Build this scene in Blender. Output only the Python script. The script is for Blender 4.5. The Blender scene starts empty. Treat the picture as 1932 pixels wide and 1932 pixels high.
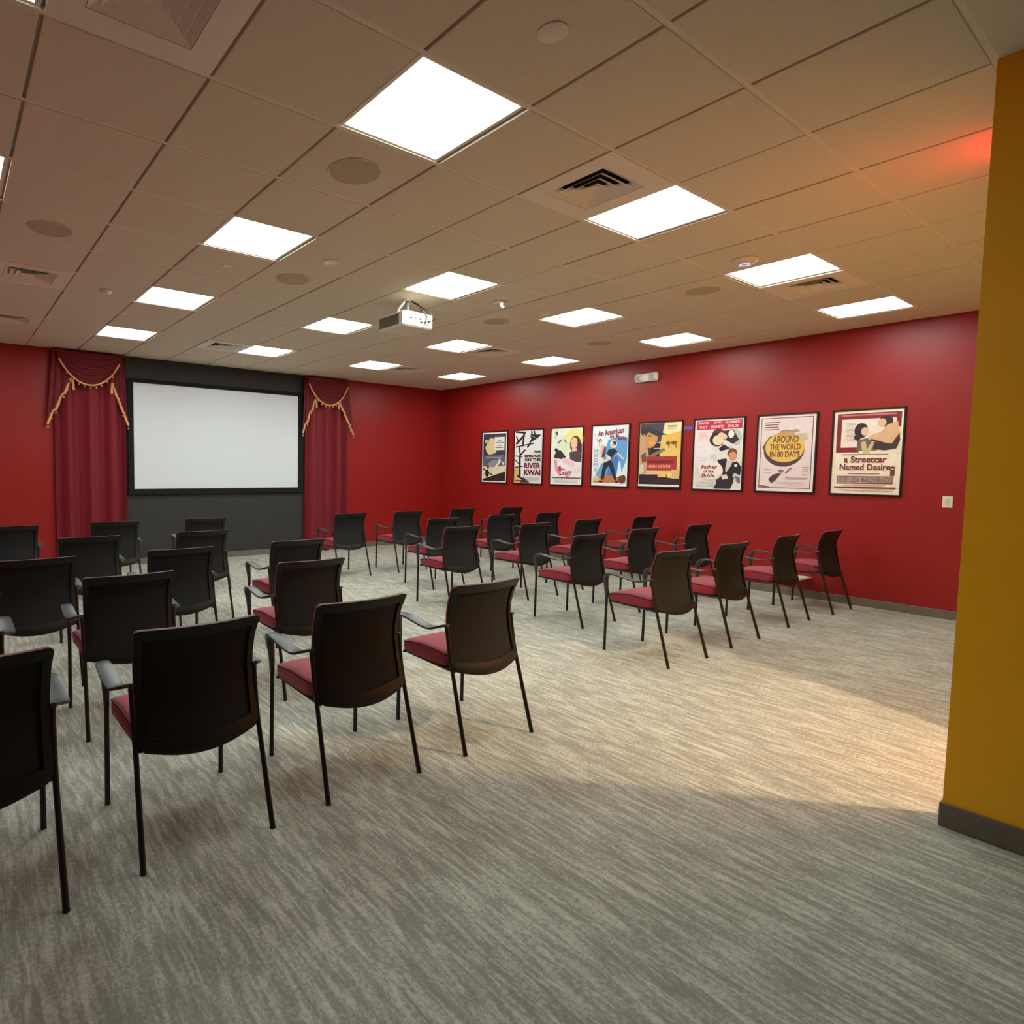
import bpy, math, random
from mathutils import Vector, Matrix
random.seed(7)
SC = bpy.context.scene
COL = SC.collection
PI = math.pi

# ------------------------------------------------------------------ camera, world, exposure
H = 3.0264                    # ceiling height
T = 0.6096                    # ceiling module (2 ft)
XR, YF = 10.5 * T, 11.5 * T   # right wall, screen wall
XL, YB = -4.5 * T, -16.5 * T   # left wall; unseen rear wall, set far back to lessen bounced light
YX, YY = 1.503, -1.532        # face and end of the yellow partition

cam = bpy.data.cameras.new('camera')
cam.sensor_fit = 'HORIZONTAL'; cam.sensor_width = 36.0
cam.lens = 1144.08 / 1932 * 36.0
cam.shift_x = (966 - 672.86) / 1932
cam.shift_y = (957.43 - 966) / 1932
cam.clip_start = 0.02; cam.clip_end = 60
CAM = bpy.data.objects.new('camera', cam); COL.objects.link(CAM)
pitch, yaw, roll = -0.0636176, -0.5971211, 0.0103483
m = (Matrix.Rotation(yaw, 3, 'Z') @ Matrix.Rotation(PI / 2 + pitch, 3, 'X') @ Matrix.Rotation(roll, 3, 'Z')).to_4x4()
m.translation = (-1.850727, -2.164797, H - 1.586993)
CAM.matrix_world = m
SC.camera = CAM

w = bpy.data.worlds.new('world'); SC.world = w; w.use_nodes = True
w.node_tree.nodes['Background'].inputs[0].default_value = (0.9, 0.85, 0.75, 1)
w.node_tree.nodes['Background'].inputs[1].default_value = 0.0

SC.view_settings.view_transform = 'Standard'
SC.view_settings.look = 'None'
SC.view_settings.gamma = 1.0
SC.view_settings.use_curve_mapping = False
SC.view_settings.exposure = 0.0
DIM = {-1: 0.35, 0: 0.62, 1: 0.80, 2: 0.97, 3: 1.0, 'left': 0.65}   # the row nearest the entrance and the left column are dimmed
PANEL_E = 21.0                # emission of the ceiling panels
PANEL_C = (0.92, 1.0, 0.95)

# ------------------------------------------------------------------ materials
def lin(c):
    return tuple(((v / 255) / 12.92 if v / 255 <= 0.04045 else ((v / 255 + 0.055) / 1.055) ** 2.4) for v in c)

MATS = {}
def mat(name, rgb, rough=0.6, metal=0.0, var=0.06, scale=40.0, bump=0.0, bscale=300.0, spec=0.5, stretch=(1, 1, 1), sheen=0.0):
    """Principled material whose colour wavers a little with a noise, plus optional fine bump."""
    if name in MATS: return MATS[name]
    M = bpy.data.materials.new(name); M.use_nodes = True
    nt = M.node_tree; N = nt.nodes; L = nt.links
    b = N['Principled BSDF']
    b.inputs['Roughness'].default_value = rough; b.inputs['Metallic'].default_value = metal
    b.inputs['Specular IOR Level'].default_value = spec
    if sheen: b.inputs['Sheen Weight'].default_value = sheen
    c = lin(rgb)
    tc = N.new('ShaderNodeTexCoord'); mp = N.new('ShaderNodeMapping'); mp.inputs['Scale'].default_value = stretch
    L.new(tc.outputs['Object'], mp.inputs['Vector'])
    nz = N.new('ShaderNodeTexNoise'); nz.inputs['Scale'].default_value = scale; nz.inputs['Detail'].default_value = 3
    L.new(mp.outputs['Vector'], nz.inputs['Vector'])
    rp = N.new('ShaderNodeValToRGB')
    rp.color_ramp.elements[0].position = 0.3; rp.color_ramp.elements[1].position = 0.7
    rp.color_ramp.elements[0].color = (*[max(0, v * (1 - var)) for v in c], 1)
    rp.color_ramp.elements[1].color = (*[min(1, v * (1 + var)) for v in c], 1)
    L.new(nz.outputs['Fac'], rp.inputs['Fac']); L.new(rp.outputs['Color'], b.inputs['Base Color'])
    if bump:
        n2 = N.new('ShaderNodeTexNoise'); n2.inputs['Scale'].default_value = bscale; n2.inputs['Detail'].default_value = 2
        L.new(mp.outputs['Vector'], n2.inputs['Vector'])
        bp = N.new('ShaderNodeBump'); bp.inputs['Strength'].default_value = bump; bp.inputs['Distance'].default_value = 0.002
        L.new(n2.outputs['Fac'], bp.inputs['Height']); L.new(bp.outputs['Normal'], b.inputs['Normal'])
    MATS[name] = M
    return M

def emat(name, col, strength):
    M = bpy.data.materials.new(name); M.use_nodes = True
    nt = M.node_tree; nt.nodes.clear()
    e = nt.nodes.new('ShaderNodeEmission'); o = nt.nodes.new('ShaderNodeOutputMaterial')
    e.inputs[0].default_value = (*col, 1); e.inputs[1].default_value = strength
    nt.links.new(e.outputs[0], o.inputs[0])
    return M

def carpet_mat():
    M = bpy.data.materials.new('carpet'); M.use_nodes = True
    nt = M.node_tree; N = nt.nodes; L = nt.links; b = N['Principled BSDF']
    b.inputs['Roughness'].default_value = 0.95; b.inputs['Specular IOR Level'].default_value = 0.15
    tc = N.new('ShaderNodeTexCoord')
    def noise(sc, detail, rough=0.55, dist=0.0):
        mp = N.new('ShaderNodeMapping'); mp.inputs['Scale'].default_value = sc
        L.new(tc.outputs['Object'], mp.inputs['Vector'])
        n = N.new('ShaderNodeTexNoise'); n.inputs['Scale'].default_value = 1.0
        n.inputs['Detail'].default_value = detail; n.inputs['Roughness'].default_value = rough; n.inputs['Distortion'].default_value = dist
        L.new(mp.outputs['Vector'], n.inputs['Vector']); return n.outputs['Fac']
    def mix(a, c, f):
        q = N.new('ShaderNodeMix'); q.data_type = 'FLOAT'; q.inputs[0].default_value = f
        L.new(a, q.inputs[2]); L.new(c, q.inputs[3]); return q.outputs[0]
    streak = noise((48, 6.2, 1), 2, 0.5, 0.6)          # long dashes that run towards the screen
    wide = noise((9, 2.4, 1), 3, 0.6, 0.5)
    blot = noise((95, 62, 1), 4, 0.75, 0.2)
    pile = noise((430, 380, 1), 2)
    v = mix(mix(mix(streak, wide, 0.30), blot, 0.42), pile, 0.14)
    rp = N.new('ShaderNodeValToRGB'); e = rp.color_ramp.elements
    e[0].position = 0.39; e[0].color = (*lin((137, 134, 123)), 1)
    e[1].position = 0.61; e[1].color = (*lin((199, 197, 184)), 1)
    k = e.new(0.48); k.color = (*lin((151, 149, 138)), 1)
    k = e.new(0.54); k.color = (*lin((179, 177, 165)), 1)
    L.new(v, rp.inputs['Fac']); L.new(rp.outputs['Color'], b.inputs['Base Color'])
    bp = N.new('ShaderNodeBump'); bp.inputs['Strength'].default_value = 0.5; bp.inputs['Distance'].default_value = 0.004
    L.new(v, bp.inputs['Height']); L.new(bp.outputs['Normal'], b.inputs['Normal'])
    return M

M_CARPET = carpet_mat()
M_RED = mat('red_wall_paint', (150, 26, 23), 0.42, var=0.03, scale=3, bump=0.05, bscale=160, spec=0.4)
M_DARK = mat('charcoal_wall_paint', (46, 46, 48), 0.7, var=0.05, scale=6, bump=0.05, bscale=160)
M_YEL = mat('yellow_wall_paint', (252, 185, 3), 0.5, var=0.03, scale=3, bump=0.06, bscale=120)
M_BASE = mat('vinyl_base', (112, 103, 90), 0.55, var=0.05, scale=12)
M_TILE = mat('ceiling_tile_board', (219, 210, 189), 0.95, var=0.05, scale=130, bump=0.25, bscale=260, spec=0.1)
M_GRID = mat('ceiling_grid_paint', (226, 216, 198), 0.6, var=0.03)
M_PLEN = mat('plenum_shadow', (70, 62, 52), 0.9)
M_METAL = mat('white_enamel', (232, 224, 208), 0.45, var=0.03)
M_GRILLE = mat('speaker_grille_mesh', (186, 172, 146), 0.8, var=0.1, scale=500)
M_VOID = mat('duct_dark', (26, 22, 18), 0.9)
M_BLACK = mat('black_plastic', (19, 19, 19), 0.5, var=0.1, scale=60, bump=0.08, bscale=500, spec=0.35)
M_STEEL = mat('black_powder_coat', (17, 15, 14), 0.4, var=0.1, scale=80)
M_ARM = mat('black_arm_urethane', (58, 60, 61), 0.34, var=0.08, scale=60, bump=0.05, bscale=500)
M_MESH = mat('black_mesh_fabric', (13, 13, 13), 0.85, var=0.25, scale=600, bump=0.3, bscale=900)
M_SEAT = mat('burgundy_seat_fabric', (152, 38, 55), 0.75, var=0.12, scale=420, bump=0.25, bscale=700, sheen=0.18)
M_PIPE = mat('burgundy_piping', (88, 22, 32), 0.7, var=0.1, scale=300)
M_VELV = mat('crimson_curtain_velvet', (122, 3, 27), 0.7, var=0.1, scale=90, bump=0.1, bscale=500, sheen=0.06)
M_SWAG = mat('crimson_swag_velvet', (108, 4, 23), 0.7, var=0.1, scale=90, bump=0.1, bscale=500, sheen=0.05)
M_GOLD = mat('gold_braid', (222, 168, 106), 0.6, var=0.25, scale=300, bump=0.4, bscale=300)
M_SCREEN = mat('projection_screen', (223, 230, 236), 0.85, var=0.01, scale=20)
M_SFRAME = mat('screen_frame_velvet', (8, 8, 9), 0.9, var=0.1)
M_WHITE = mat('white_plastic', (226, 220, 208), 0.4, var=0.02)
M_PGREY = mat('projector_vent_grey', (120, 112, 100), 0.6, var=0.06)
M_PFRAME = mat('poster_frame_black', (18, 10, 10), 0.35, var=0.1)
M_CABLE = mat('cable_black', (24, 24, 24), 0.5)
M_TAPE = mat('blue_masking_tape', (70, 96, 190), 0.6)
M_PANEL = emat('led_panel_glow', PANEL_C, PANEL_E)
M_PANEL_DIM = {k: emat('led_panel_glow_dimmed', (0.86, 1.0, 0.98), PANEL_E * v) for k, v in DIM.items()}

# ------------------------------------------------------------------ mesh builder and object helpers
class MB:
    def __init__(self): self.v = []; self.f = []; self.mi = []
    def add(self, vs, fs, mi=0):
        o = len(self.v); self.v.extend(tuple(p) for p in vs)
        for f in fs: self.f.append(tuple(i + o for i in f)); self.mi.append(mi)
    def box(self, x0, x1, y0, y1, z0, z1, bev=0.0, mi=0):
        if bev <= 0:
            vs = [(x, y, z) for z in (z0, z1) for y in (y0, y1) for x in (x0, x1)]
            fs = [(0, 2, 3, 1), (4, 5, 7, 6), (0, 1, 5, 4), (2, 6, 7, 3), (0, 4, 6, 2), (1, 3, 7, 5)]
            self.add(vs, fs, mi); return
        # chamfered box: three inset quads per axis
        b = min(bev, (x1 - x0) / 2.01, (y1 - y0) / 2.01, (z1 - z0) / 2.01)
        X, Y, Z = (x0, x1), (y0, y1), (z0, z1); vs = []; ix = {}
        for i in (0, 1):
            for j in (0, 1):
                for k in (0, 1):
                    sx, sy, sz = (1 - 2 * i) * b, (1 - 2 * j) * b, (1 - 2 * k) * b
                    for a, p in enumerate(((X[i], Y[j] + sy, Z[k] + sz), (X[i] + sx, Y[j], Z[k] + sz), (X[i] + sx, Y[j] + sy, Z[k]))):
                        ix[(i, j, k, a)] = len(vs); vs.append(p)
        fs = []
        def q(*a): fs.append(tuple(ix[t] for t in a))
        for s in (0, 1):
            o = [(0, 0), (0, 1), (1, 1), (1, 0)] if s == 0 else [(0, 0), (1, 0), (1, 1), (0, 1)]
            q(*[(s, j, k, 0) for k, j in o]); 
            q(*[(i, s, k, 1) for i, k in o]); 
            q(*[(i, j, s, 2) for j, i in o])
        for j in (0, 1):
            for k in (0, 1):
                a = [(0, j, k, 1), (1, j, k, 1), (1, j, k, 2), (0, j, k, 2)]; q(*(a if (j + k) % 2 == 1 else a[::-1])) 
        for i in (0, 1):
            for k in (0, 1):
                a = [(i, 0, k, 0), (i, 1, k, 0), (i, 1, k, 2), (i, 0, k, 2)]; q(*(a if (i + k) % 2 == 0 else a[::-1]))
            for j in (0, 1):
                a = [(i, j, 0, 0), (i, j, 1, 0), (i, j, 1, 1), (i, j, 0, 1)]; q(*(a if (i + j) % 2 == 1 else a[::-1]))
        for i in (0, 1):
            for j in (0, 1):
                for k in (0, 1):
                    a = [(i, j, k, 0), (i, j, k, 1), (i, j, k, 2)]; q(*(a if (i + j + k) % 2 == 1 else a[::-1]))
        self.add(vs, fs, mi)
    def tube(self, pts, r, n=8, mi=0, cap=True):
        """round tube along points; r a number or one per point"""
        P = [Vector(p) for p in pts]; R = r if isinstance(r, (list, tuple)) else [r] * len(P)
        vs = []; fs = []; up = None
        for i, p in enumerate(P):
            t = (P[min(i + 1, len(P) - 1)] - P[max(i - 1, 0)]).normalized()
            if up is None:
                up = Vector((1, 0, 0)) if abs(t.x) < 0.8 else Vector((0, 1, 0))
            a = (up - t * up.dot(t)).normalized(); b = t.cross(a); up = a
            for k in range(n):
                an = 2 * PI * k / n; vs.append(p + (a * math.cos(an) + b * math.sin(an)) * R[i])
        for i in range(len(P) - 1):
            for k in range(n):
                fs.append((i * n + k, i * n + (k + 1) % n, (i + 1) * n + (k + 1) % n, (i + 1) * n + k))
        if cap:
            fs.append(tuple(range(n))[::-1]); fs.append(tuple((len(P) - 1) * n + k for k in range(n)))
        self.add(vs, fs, mi)
    def lathe(self, prof, c=(0, 0, 0), n=28, mi=0, caps=(True, True)):
        vs = []; fs = []
        for r, z in prof:
            for k in range(n):
                a = 2 * PI * k / n; vs.append((c[0] + r * math.cos(a), c[1] + r * math.sin(a), c[2] + z))
        for i in range(len(prof) - 1):
            for k in range(n):
                fs.append((i * n + k, i * n + (k + 1) % n, (i + 1) * n + (k + 1) % n, (i + 1) * n + k))
        if caps[0]: fs.append(tuple(range(n))[::-1])
        if caps[1]: fs.append(tuple((len(prof) - 1) * n + k for k in range(n)))
        self.add(vs, fs, mi)
    def sheet(self, fn, us, vs_, off, mask=None, mi=0):
        """closed thin shell: fn(u,v) gives the back surface, off(u,v) the vector to the front surface"""
        nu, nv = len(us), len(vs_); A = []; B = []
        for v in vs_:
            for u in us:
                p = Vector(fn(u, v)); A.append(p); B.append(p + Vector(off(u, v)))
        n = nu * nv; fs = []; edges = {}
        for j in range(nv - 1):
            for i in range(nu - 1):
                if mask and not mask((us[i] + us[i + 1]) / 2, (vs_[j] + vs_[j + 1]) / 2): continue
                q = (j * nu + i, j * nu + i + 1, (j + 1) * nu + i + 1, (j + 1) * nu + i)
                fs.append(q); fs.append(tuple(k + n for k in q[::-1]))
                for k in range(4):
                    a, b = q[k], q[(k + 1) % 4]
                    if (b, a) in edges: del edges[(b, a)]
                    else: edges[(a, b)] = 1
        for a, b in edges: fs.append((b, a, a + n, b + n))
        used = sorted({i for f in fs for i in f}); re = {o: k for k, o in enumerate(used)}; W = A + B
        self.add([W[i] for i in used], [tuple(re[i] for i in f) for f in fs], mi)
    def mesh(self, name, mats, smooth=None):
        me = bpy.data.meshes.new(name); me.from_pydata(self.v, [], self.f)
        for M in (mats if isinstance(mats, (list, tuple)) else [mats]): me.materials.append(M)
        if any(self.mi): me.polygons.foreach_set('material_index', self.mi)
        if smooth is not None:
            me.polygons.foreach_set('use_smooth', [True] * len(self.f))
            me.set_sharp_from_angle(angle=math.radians(smooth))
        me.update(); return me

def link(o, parent=None):
    COL.objects.link(o)
    if parent: o.parent = parent
    return o
def obj(name, mb, mats, parent=None, smooth=None, loc=None, label=None):
    me = mb if isinstance(mb, bpy.types.Mesh) else mb.mesh(name, mats, smooth)
    o = link(bpy.data.objects.new(name, me), parent)
    if loc: o.location = loc
    if label: o['label'] = label
    return o
def thing(name, label, cat, loc=(0, 0, 0), rz=0.0, group=None):
    o = link(bpy.data.objects.new(name, None)); o.location = loc; o.rotation_euler = (0, 0, rz)
    o.empty_display_size = 0.1
    o['label'] = label; o['category'] = cat
    if group: o['group'] = group
    return o
def tag(o, label, cat, group=None):
    o['label'] = label; o['category'] = cat
    if group: o['group'] = group
    return o
def struct(name, mb, M):
    o = obj(name, mb, M); o['kind'] = 'structure'; return o
def copy_tree(src, parent=None):
    c = src.copy(); COL.objects.link(c)
    if parent: c.parent = parent
    for ch in src.children: copy_tree(ch, c)
    return c
def B(*a, **k):
    mb = MB(); mb.box(*a, **k); return mb

# ------------------------------------------------------------------ room shell
WT = 0.12
struct('floor', B(XL - WT, XR + WT, YB - WT, YF + WT, -0.06, 0.0), M_CARPET)
struct('wall_right', B(XR, XR + WT, YB, YF + WT, 0, H + 0.05), M_RED)
DX0, DX1 = 0.325, 3.275       # charcoal stretch of the screen wall
struct('wall_front', B(XL - WT, DX0, YF, YF + WT, 0, H + 0.05), M_RED)
struct('wall_front', B(DX0, DX1, YF, YF + WT, 0, H + 0.05), M_DARK)
struct('wall_front', B(DX1, XR, YF, YF + WT, 0, H + 0.05), M_RED)
struct('wall_left', B(XL - WT, XL, YB, YF, 0, H + 0.05), M_RED)
struct('wall_back', B(XL - WT, XR + WT, YB - WT, YB, 0, H + 0.05), M_YEL)
struct('wall_partition', B(YX, YX + 0.15, YB, YY, 0, H - 0.009), M_YEL)
JX = 2.757                     # far jamb of the hall opening
struct('wall_header_added', B(YX + 0.15, JX, YY - 0.15, YY, 2.40, H - 0.009), M_YEL)  # unseen header, added to keep the hall light off the ceiling
struct('wall_partition', B(JX, XR, YY - 0.15, YY, 0, H - 0.009), M_YEL)
struct('wall_partition', B(JX, JX + 0.15, YB, YY - 0.15, 0, H - 0.009), M_YEL)

def base(name, x0, x1, y0, y1):
    mb = MB(); mb.box(x0, x1, y0, y1, 0.0, 0.088, 0.003); return struct(name, mb, M_BASE)
BT = 0.009
base('baseboard_right', XR - BT, XR, YY + BT, YF - BT)
base('baseboard_partition', JX, XR, YY, YY + BT)
base('baseboard_front', XL, XR - BT, YF - BT, YF)
base('baseboard_left', XL, XL + BT, YB, YF - BT)
base('baseboard_back', XL + BT, YX - BT, YB, YB + BT)
mb = MB()
mb.box(YX - BT, YX, YB, YY + BT, 0, 0.1, 0.003); mb.box(YX, YX + 0.15, YY, YY + BT, 0, 0.1, 0.003)
mb.box(YX + 0.15, YX + 0.15 + BT, YB, YY + BT, 0, 0.1, 0.003)
struct('baseboard_partition', mb, M_BASE)

# ceiling: slab above, exposed grid, tegular tiles one by one
ceil = struct('ceiling', B(XL - WT, XR + WT, YB - WT, YF + WT, H + 0.05, H + 0.12), M_PLEN)
I0, I1, J0, J1 = -4, 10, -7, 11
for j in range(J0, J1 + 2):
    y = (j - 0.5) * T
    if abs(y - YB) < 0.01 or abs(y - YF) < 0.01:
        y += 0.006 if y < 0 else -0.006
    obj('grid_runner', B(XL, XR, y - 0.012, y + 0.012, H - 0.0055, H + 0.03), M_GRID, ceil)
for i in range(I0, I1 + 2):
    x = (i - 0.5) * T
    if abs(x - XL) < 0.01 or abs(x - XR) < 0.01: x += 0.006 if x < 0 else -0.006
    obj('grid_runner', B(x - 0.012, x + 0.012, YB, YF, H + 0.020, H + 0.038), M_GRID, ceil)
LIGHTS = [(3 * b, 3 * a) for b in (-1, 0, 1, 2, 3) for a in (0, 1, 2, 3)]
VENTS = [(2, 0), (-2, 0), (-2, 6), (-2, 9), (7, 0), (2, 9), (7, 6), (7, 9)]
tx, ty = (T - 0.014) / 2, (T - 0.021) / 2
tmb = MB(); tmb.box(-tx, tx, -ty, ty, -0.009, 0.036, 0.0025)
tme = tmb.mesh('ceiling_tile', M_TILE)
for i in range(I0, I1 + 1):
    for j in range(J0, J1 + 1):
        if (i, j) in LIGHTS or (i, j) in VENTS: continue
        o = obj('ceiling_tile', tme, None, ceil, loc=(i * T, j * T, H + random.choice((0, 0, 0, 0.001, 0.001, 0.003)) + random.uniform(0, 0.0008)))
        o.rotation_euler = (random.uniform(-0.0012, 0.0012), random.uniform(-0.0012, 0.0012), random.choice((0, PI)))

# ------------------------------------------------------------------ ceiling light panels
def ring_frame(mb, ho, hi, z0, z1, mi=0):
    """square ring, outer half ho, inner half hi"""
    mb.box(-ho, ho, -ho, -hi, z0, z1, mi=mi); mb.box(-ho, ho, hi, ho, z0, z1, mi=mi)
    mb.box(-ho, -hi, -hi, hi, z0, z1, mi=mi); mb.box(hi, ho, -hi, hi, z0, z1, mi=mi)
fmb = MB(); ring_frame(fmb, 0.298, 0.2785, 0.0, 0.05); f_me = fmb.mesh('frame', M_METAL)
dmb = MB(); dmb.box(-0.2785, 0.2785, -0.2785, 0.2785, 0.003, 0.02); d_me = dmb.mesh('diffuser', M_PANEL); d_me_dim = {k: dmb.mesh('diffuser', v) for k, v in M_PANEL_DIM.items()}
ROWN = {0: 'nearest row', 1: 'second row from the camera', 2: 'second row from the screen', 3: 'row next to screen wall'}
COLN = {-1: 'leftmost column', 0: 'second column from the left', 1: 'middle column', 2: 'second column from poster wall', 3: 'column beside poster wall'}
for (i, j) in LIGHTS:
    t = thing('ceiling_light', 'glowing white square ceiling panel, %s, %s' % (ROWN[j // 3], COLN[i // 3]), 'ceiling light', (i * T, j * T, H), 0, 'square ceiling light panels')
    obj('frame', f_me, None, t); obj('diffuser', (d_me if i >= 0 else d_me_dim['left']) if j else d_me_dim[i // 3], None, t)

# ------------------------------------------------------------------ air diffusers
def frustum(mb, hb, zb, ht, zt, th=0.002, mi=0):
    """sloping square louvre from half-size hb at zb to ht at zt"""
    c = [(-1, -1), (1, -1), (1, 1), (-1, 1)]
    vs = [(x * hb, y * hb, zb) for x, y in c] + [(x * ht, y * ht, zt) for x, y in c]
    vs += [(x * (hb - th), y * (hb - th), zb) for x, y in c] + [(x * (ht - th), y * (ht - th), zt) for x, y in c]
    fs = []
    for k in range(4):
        q = (k + 1) % 4
        fs += [(k, q, 4 + q, 4 + k), (8 + q, 8 + k, 12 + k, 12 + q), (q, k, 8 + k, 8 + q), (4 + k, 4 + q, 12 + q, 12 + k)]
    mb.add(vs, fs, mi)
pmb = MB(); ring_frame(pmb, 0.298, 0.186, -0.010, 0.03); p_me = pmb.mesh('face_panel', M_METAL)
vmb = MB(); vmb.box(-0.2, 0.2, -0.2, 0.2, 0.044, 0.049); v_me = vmb.mesh('duct_opening', M_VOID)
l_me = []
for k in range(4):
    b = MB(); hb = 0.184 - 0.042 * k; frustum(b, hb, -0.009, hb - 0.050, 0.020); l_me.append(b.mesh('louver', M_METAL))
b = MB(); b.box(-0.016, 0.016, -0.016, 0.016, 0.002, 0.008); c_me = b.mesh('center_cap', M_METAL)
VL = {(2, 0): 'square louvered air vent with dark slots left of the second largest light panel',
      (-2, 0): 'large square louvered air vent cut by the top edge of the photo',
      (-2, 6): 'square louvered air vent near the left edge, the farther from the curtain',
      (-2, 9): 'square louvered air vent at the left edge closest to the left curtain',
      (7, 0): 'square louvered air vent beside a light panel above the right end of the poster wall',
      (2, 9): 'square louvered air vent in front of the top of the projection screen',
      (7, 6): 'square louvered air vent right of and beyond the projector',
      (7, 9): 'square louvered air vent close to the right curtain and the room corner'}
for (i, j) in VENTS:
    t = thing('air_vent', VL[(i, j)], 'vent', (i * T, j * T, H), 0, 'ceiling air vents')
    obj('face_panel', p_me, None, t); obj('duct_opening', v_me, None, t)
    for k in range(4): obj('louver', l_me[k], None, t)
    obj('center_cap', c_me, None, t)

# ------------------------------------------------------------------ round ceiling speakers and small fittings
rmb = MB(); rmb.lathe([(0.134, -0.0085), (0.139, -0.013), (0.142, -0.0125), (0.1435, -0.0085)], n=40, caps=(False, False)); r_me = rmb.mesh('rim', M_GRID, 40)
gmb = MB(); gmb.lathe([(0.1345, -0.0085), (0.1345, -0.0115), (0.08, -0.0128), (0.0, -0.0132)], n=40, caps=(False, False)); g_me = gmb.mesh('grille', M_GRILLE, 40)
SPK = {(0, 1): 'round beige ceiling speaker beside the largest light panel',
       (-2, 4): 'round beige ceiling speaker near the left edge of the photo',
       (1, 4): 'round beige ceiling speaker left of the white projector',
       (5, 4): 'round beige ceiling speaker right of and beyond the projector',
       (6, 1): 'round beige ceiling speaker near the two rightmost light panels',
       (8, 4): 'round beige ceiling speaker close to the poster wall'}
for (i, j), lb in SPK.items():
    t = thing('ceiling_speaker', lb, 'speaker', (i * T, j * T, H), 0, 'round ceiling speakers')
    obj('rim', r_me, None, t); obj('grille', g_me, None, t)

def sprinkler(x, y, lb, r=0.042):
    mb = MB(); mb.lathe([(r, -0.0085), (r, -0.012), (r * 0.93, -0.0145), (0, -0.0148)], n=28, caps=(False, False))
    tag(obj('sprinkler_cover', mb, M_METAL, loc=(x, y, H), smooth=40), lb, 'sprinkler cover', 'flat round sprinkler covers')
sprinkler(0.01 * T, -1.08 * T, 'flat round white cover plate at the top edge above the nearest light panel', 0.055)
sprinkler(0.05 * T, 4.0 * T, 'flat round white cover plate between two light panels of the second column')
sprinkler(0.08 * T, 8.1 * T, 'flat round white cover plate next to the light panel by the left curtain')
sprinkler(7.04 * T, -0.98 * T, 'flat round white cover plate near the yellow partition at right')

def detector(x, y, name, lb, cat, led=None, r=0.065):
    t = thing(name, lb, cat, (x, y, H))
    mb = MB(); mb.lathe([(r, -0.0085), (r, -0.016), (r * 0.93, -0.022)], n=30, caps=(False, False)); obj('base_plate', mb, M_WHITE, t, 40)
    mb = MB(); mb.lathe([(r * 0.93, -0.022), (r * 0.86, -0.030), (r * 0.72, -0.040), (r * 0.5, -0.044), (0, -0.045)], n=30, caps=(False, False)); obj('sensor_dome', mb, M_WHITE, t, 40)
    if led:
        mb = MB(); mb.lathe([(r * 0.42, -0.0442), (r * 0.40, -0.0475), (r * 0.30, -0.0475), (r * 0.28, -0.0445)], n=30, caps=(False, False)); obj('indicator_ring', mb, led, t, 40)
    return t
detector(1.05 * T, 3.07 * T, 'smoke_detector', 'round white ceiling detector left of the projector, nearest to the second light', 'smoke detector')
detector(-0.99 * T, 6.1 * T, 'smoke_detector', 'small round white ceiling detector above the left curtain', 'smoke detector', r=0.05)
detector(5.11 * T, 3.08 * T, 'smoke_detector', 'round white ceiling detector just left of the light beside the poster wall', 'smoke detector', r=0.05)
detector(5.1 * T, 0.06 * T, 'motion_sensor', 'round white ceiling sensor with a blue glowing ring', 'sensor', emat('blue_led', (0.35, 0.35, 1.0), 2.0), r=0.085)
t = thing('ceiling_camera', 'small white ceiling fitting with a hanging white nub right of the projector', 'sensor', (4.11 * T, 3.08 * T, H))
mb = MB(); mb.box(-0.055, 0.075, -0.035, 0.035, -0.03, -0.004, 0.008); obj('housing', mb, M_WHITE, t)
mb = MB(); mb.tube([(-0.01, -0.02, -0.028), (-0.01, -0.022, -0.055), (0.012, -0.03, -0.068)], [0.013, 0.013, 0.011], 10); obj('nub', mb, emat('nub_glow', (1, 0.93, 0.85), 1.2), t, 40)  # the white nub itself is emissive

# ------------------------------------------------------------------ chairs
def lerp_tab(tab, x):
    for (a, p), (b, q) in zip(tab, tab[1:]):
        if x <= b:
            s = 0 if b == a else max(0, (x - a) / (b - a)); s = s * s * (3 - 2 * s) * 0.5 + s * 0.5
            return p + (q - p) * s
    return tab[-1][1]
YP = [(0.38, 0.095), (0.47, 0.125), (0.56, 0.148), (0.64, 0.160), (0.70, 0.158), (0.76, 0.143), (0.81, 0.122), (0.85, 0.100)]
WP = [(0.36, 0.242), (0.50, 0.240), (0.64, 0.239), (0.76, 0.243), (0.85, 0.252)]
ZT, ZB = 0.846, 0.386
def back_pt(u, v, sh=0.0):
    zb = ZB - 0.026 * (1 - u * u)
    z = zb + (ZT - zb) * v
    ww = lerp_tab(WP, z) - sh
    ht, hb = (ZT - z), (z - zb)          # rounded corners
    if ht < 0.022: ww -= 0.022 - math.sqrt(max(0, 0.022 ** 2 - (0.022 - ht) ** 2))
    if hb < 0.045: ww -= 0.045 - math.sqrt(max(0, 0.045 ** 2 - (0.045 - hb) ** 2))
    return (u * ww, lerp_tab(YP, z) - 0.036 * (1 - u * u), z)
BU = [-1, -0.985, -0.95, -0.91, -0.88, -0.74, -0.55, -0.35, -0.12, 0.12, 0.35, 0.55, 0.74, 0.88, 0.91, 0.95, 0.985, 1]
BV = [0, 0.012, 0.035, 0.07, 0.105, 0.135, 0.22, 0.32, 0.43, 0.54, 0.65, 0.75, 0.84, 0.905, 0.925, 0.95, 0.975, 0.99, 1]
def inner(u, v): return abs(u) < 0.88 and 0.135 < v < 0.905
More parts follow.
